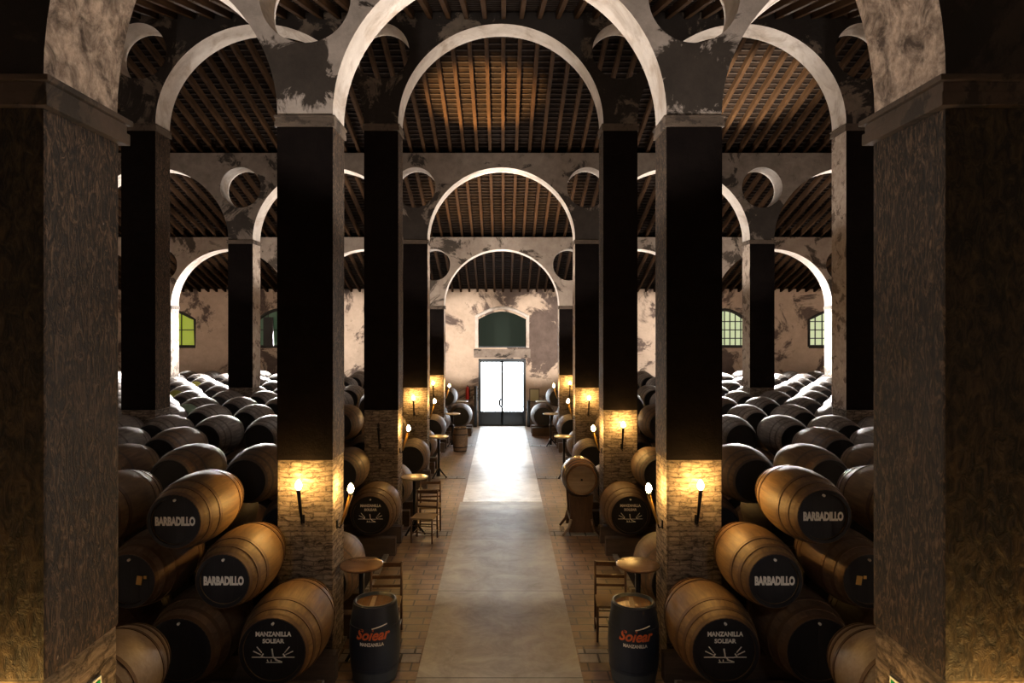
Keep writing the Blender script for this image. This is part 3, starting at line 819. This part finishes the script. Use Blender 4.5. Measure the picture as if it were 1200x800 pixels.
# fire extinguisher left of the door
root = empty('fire_extinguisher', (-1.42, WALLY-.14, 1.15)); tag(root, 'red fire extinguisher hanging on the wall left of the door', 'fire extinguisher')
b = MB(); b.lathe([(.0001,0),(.07,.0),(.078,.03),(.078,.42),(.05,.5),(.025,.53),(.0001,.53)], M['red'], 'z', 20); b.obj('cylinder_body', root)
b = MB(); b.tube([(0,0,.52),(0,0,.58)], .02, M['iron'], 8); b.tube([(.0,0,.56),(.09,-.02,.5),(.1,-.03,.2)], .012, M['iron'], 8); b.obj('valve_and_hose', root)
b = MB(); b.box((0, .11, .3), (.06, .075, .2), M['iron']); b.obj('wall_bracket', root)
b = MB(); b.box((-1.14, WALLY-.015, 1.2), (.10, .03, .16), M['sign_white'], bevel=.005); tag(b.obj('switch_plate'), 'small white switch plate on the wall beside the door', 'switch')
root = empty('notice_board', (1.36, WALLY-.02, 1.3)); tag(root, 'yellowed notice sheet in a thin frame right of the door', 'notice')
b = MB(); b.box((0,0,0), (.42, .03, .55), M['timber'], bevel=.004); b.obj('frame', root)
b = MB(); b.box((0,-.018,0), (.36, .008, .49), M['paper']); b.obj('sheet', root)
# lantern post among the left casks
root = empty('lamp_post', (-8.31, 15.05, 2.14)); tag(root, 'white tubular lamp post rising from casks behind the near left pillar', 'lamp')
b = MB(); b.tube([(0,0,-2.14),(0,0,.68),(.05,0,.76),(.12,0,.78)], .022, M['lamp_white'], 8); b.obj('post', root)
b = MB(); b.box((.16,0,.79), (.16,.1,.05), M['lamp_white'], bevel=.01); b.obj('lamp_head', root)
# yellow tin on right casks
root = b = MB(); b.bm.free(); b = MB()
b.box((0,0,.04), (.42,.28,.03), flat('yellow paint', (.55,.50,.03), .5), rot=Matrix.Rotation(.25, 3, 'Y')); b.box((-.17,0,.0), (.03,.25,.12), M['frame_dark'])
tag(b.obj('yellow_funnel_tray', None, (12.55, 26.1, 2.52)), 'tilted yellow tray lying on the casks at the far right', 'tray')

# ------------------------------------------------------------------ unseen flood lamps added on the backs of the pillars
def flood(x, y, z, power, tilt, col=(1,.86,.74), label='', blend=.6, size=150, yaw=0., up=True):  # builds an added lamp with no visible source
    root = empty('added_lamp', (x, y, z)); tag(root, label, 'lamp', 'added lamps hidden behind the pillars')
    b = MB(); b.box((0, -.02, -.03), (.18, .06, .06), M['iron'], bevel=.008); b.box((0, .03, -.045), (.22, .12, .03), M['iron'], bevel=.006); b.obj('housing', root)
    l = bpy.data.lights.new('added_light', 'SPOT'); l.energy = power; l.color = col; l.spot_size = math.radians(size); l.spot_blend = blend; l.shadow_soft_size = .06
    o = bpy.data.objects.new('added_light', l); C.objects.link(o); o.parent = root; o.location = (0, .05, .05)
    # spot shines down -z; turn it upwards and tilt towards +y
    o.rotation_euler = (PI - tilt, 0, yaw)
    return root
def spot(parent, off, aim, power, cone, col=(1,.88,.77), blend=.5, rad=.05):
    """spot light on an added lamp: aim is a direction"""
    l = bpy.data.lights.new('added_light', 'SPOT'); l.energy = power; l.color = col
    l.spot_size = math.radians(cone); l.spot_blend = blend; l.shadow_soft_size = rad
    o = bpy.data.objects.new('added_light', l); C.objects.link(o); o.parent = parent; o.location = off
    o.rotation_euler = Vector(aim).to_track_quat('-Z', 'Y').to_euler()
def added_lamp_body(x, y, z, label):  # housing for the unseen added lamps
    root = empty('added_lamp', (x, y, z)); tag(root, label, 'lamp', 'added lamps hidden behind the pillars')
    b = MB(); b.box((0, -.02, -.05), (.18, .08, .05), M['iron'], bevel=.008); b.box((0, .14, -.045), (.07, .36, .03), M['iron'], bevel=.006); b.box((0, .3, -.03), (.14, .1, .03), M['iron'], bevel=.006); b.obj('housing', root)
    return root
#        next wall   soffit   (power of the added lamps behind each pillar row)
PWALL = [620, 42, 330, 640, 1150]
PSOFF = [230, 1400, 330, 1100, 900]
for ri, r in enumerate(ROWS):
    nxt_y = ROWS[ri+1][0] if ri < 4 else WALLY
    nxt_z = ROWS[ri+1][2] + (1.5 if ri == 0 else .9) if ri < 4 else 3.6
    for s, side in ((-1, 'left'), (1, 'right')):
        for pi, px in enumerate(PX[:2]):
            x, y, z = s*px, r[0]+PD+.06, 3.3
            root = added_lamp_body(x, y, z, 'added hidden flood lamp behind the %s row pillar, %s side, %s from aisle' % (ORD[ri], side, ORD[pi]))
            spot(root, (0, .3, .03), (-s*.6, nxt_y-y-.3, nxt_z-z), PWALL[ri]*(.8 if pi else 1), 54 if ri else 44)
            k = {(1,-1): .75, (1,1): 1., (2,-1): .8, (2,1): 1.7}.get((ri, s), 1.)
            for d in (-1, 1):
                inner = (d == -s)          # towards the aisle side
                kk = k*(1 if pi == 0 else 1.)
                spot(root, (d*.05, .3, .03), (d*3.6, -.45, r[2]+1.0-z), PSOFF[ri]*kk, 56)
# added warm lamp throwing light up to the rafters over the middle of the aisle
root = added_lamp_body(-2.2, 13.10+PD+.06, 2.9, 'added warm flood lamp low on the back of the third left pillar')
spot(root, (0, .3, .03), (1.75, 1.9, 6.6), 17000, 25, (1,.62,.25), .7)
root = added_lamp_body(2.4, 13.10+PD+.06, 2.9, 'added flood lamp low on the back of the third right pillar')  # another added lamp, for the rafters of the right bay
spot(root, (0, .3, .03), (3.1, 1.6, 6.5), 17000, 26, (1,.86,.66), .7)
for s_, sd in ((-1, 'left'), (1, 'right')):  # added lamps that warm the rafters farther back
    root = added_lamp_body(s_*2.2, 18.20+PD+.06, 2.9, 'added warm flood lamp low on the back of the fourth %s pillar' % sd)
    spot(root, (0, .3, .03), (-s_*1.75, 1.6, 5.0), 2600, 50, (1,.68,.36), .8)
# light on the walkway from added lamps high under the arches
for ri, pw in ((0, 190), (1, 260), (2, 480), (3, 420)):
    for s, side in ((-1, 'left'), (1, 'right')):
        r = ROWS[ri]
        root = added_lamp_body(s*2.3, r[0]+PD+.06, 3.8, 'added downlight on the back of the %s row pillar beside the aisle, %s side' % (ORD[ri], side))
        spot(root, (0, .3, -.09), (-s*2.3, 2.6, -3.8), pw, 42, (1,.93,.84), .8)

# added lamps high on the backs of the aisle pillars raking the tops of the cask ranks
for ri, pw, zz in ((1, 20, 5.6), (2, 90, 5.6), (3, 120, 5.6), (4, 60, 4.35)):
    for s, side in ((-1, 'left'), (1, 'right')):
        r = ROWS[ri]
        for pi in (0, 1):
            root = added_lamp_body(s*PX[pi], r[0]+PD+.06, zz, 'added high lamp on the back of the %s row pillar, %s side, %s from aisle' % (ORD[ri], side, ORD[pi]))
            spot(root, (s*.1, .34, -.09), (s*3.4, -1.9, -(zz-2.3)), pw, 64, (1,.95,.9), .6)
for s, side in ((-1, 'left'), (1, 'right')):  # unseen cool fill lamps added for the front casks
    root = added_lamp_body(s*2.3, 3.63, 3.0, 'added cool lamp behind the nearest %s pillar lighting the front casks' % side)
    spot(root, (-s*.05, .34, -.09), (s*.20, 3.6, -1.55), 30, 40, (.85,.93,1.), .9)

# daylight raking in through the arched windows of the far wall
for wx, hw in WIN:
    l = bpy.data.lights.new('window_daylight', 'AREA'); l.shape = 'RECTANGLE'; l.size = 2*hw; l.size_y = 1.2; l.energy = 1600; l.spread = math.radians(60); l.color = (1., .93, .86)
    o = bpy.data.objects.new('window_daylight', l); C.objects.link(o); o.location = (wx, WALLY-.03, 3.95); o.rotation_euler = (-PI/2+.06, 0, 0)
w = bpy.data.worlds.new('dim world'); bpy.context.scene.world = w; w.use_nodes = True
w.node_tree.nodes['Background'].inputs[0].default_value = (.5,.45,.42,1); w.node_tree.nodes['Background'].inputs[1].default_value = .0

# ------------------------------------------------------------------ camera
cam = bpy.data.cameras.new('camera'); co = bpy.data.objects.new('camera', cam); C.objects.link(co)
co.location = (.035, 0, H); co.rotation_euler = (PI/2, 0, 0)
cam.sensor_width = 36; cam.lens = F/1200*36; cam.shift_x = 11/1200; cam.shift_y = -13/1200; cam.clip_start = .05
bpy.context.scene.camera = co
sc = bpy.context.scene
sc.view_settings.view_transform = 'Standard'; sc.view_settings.look = 'None'; sc.view_settings.gamma = 1; sc.view_settings.exposure = 0
sc.view_settings.use_curve_mapping = False
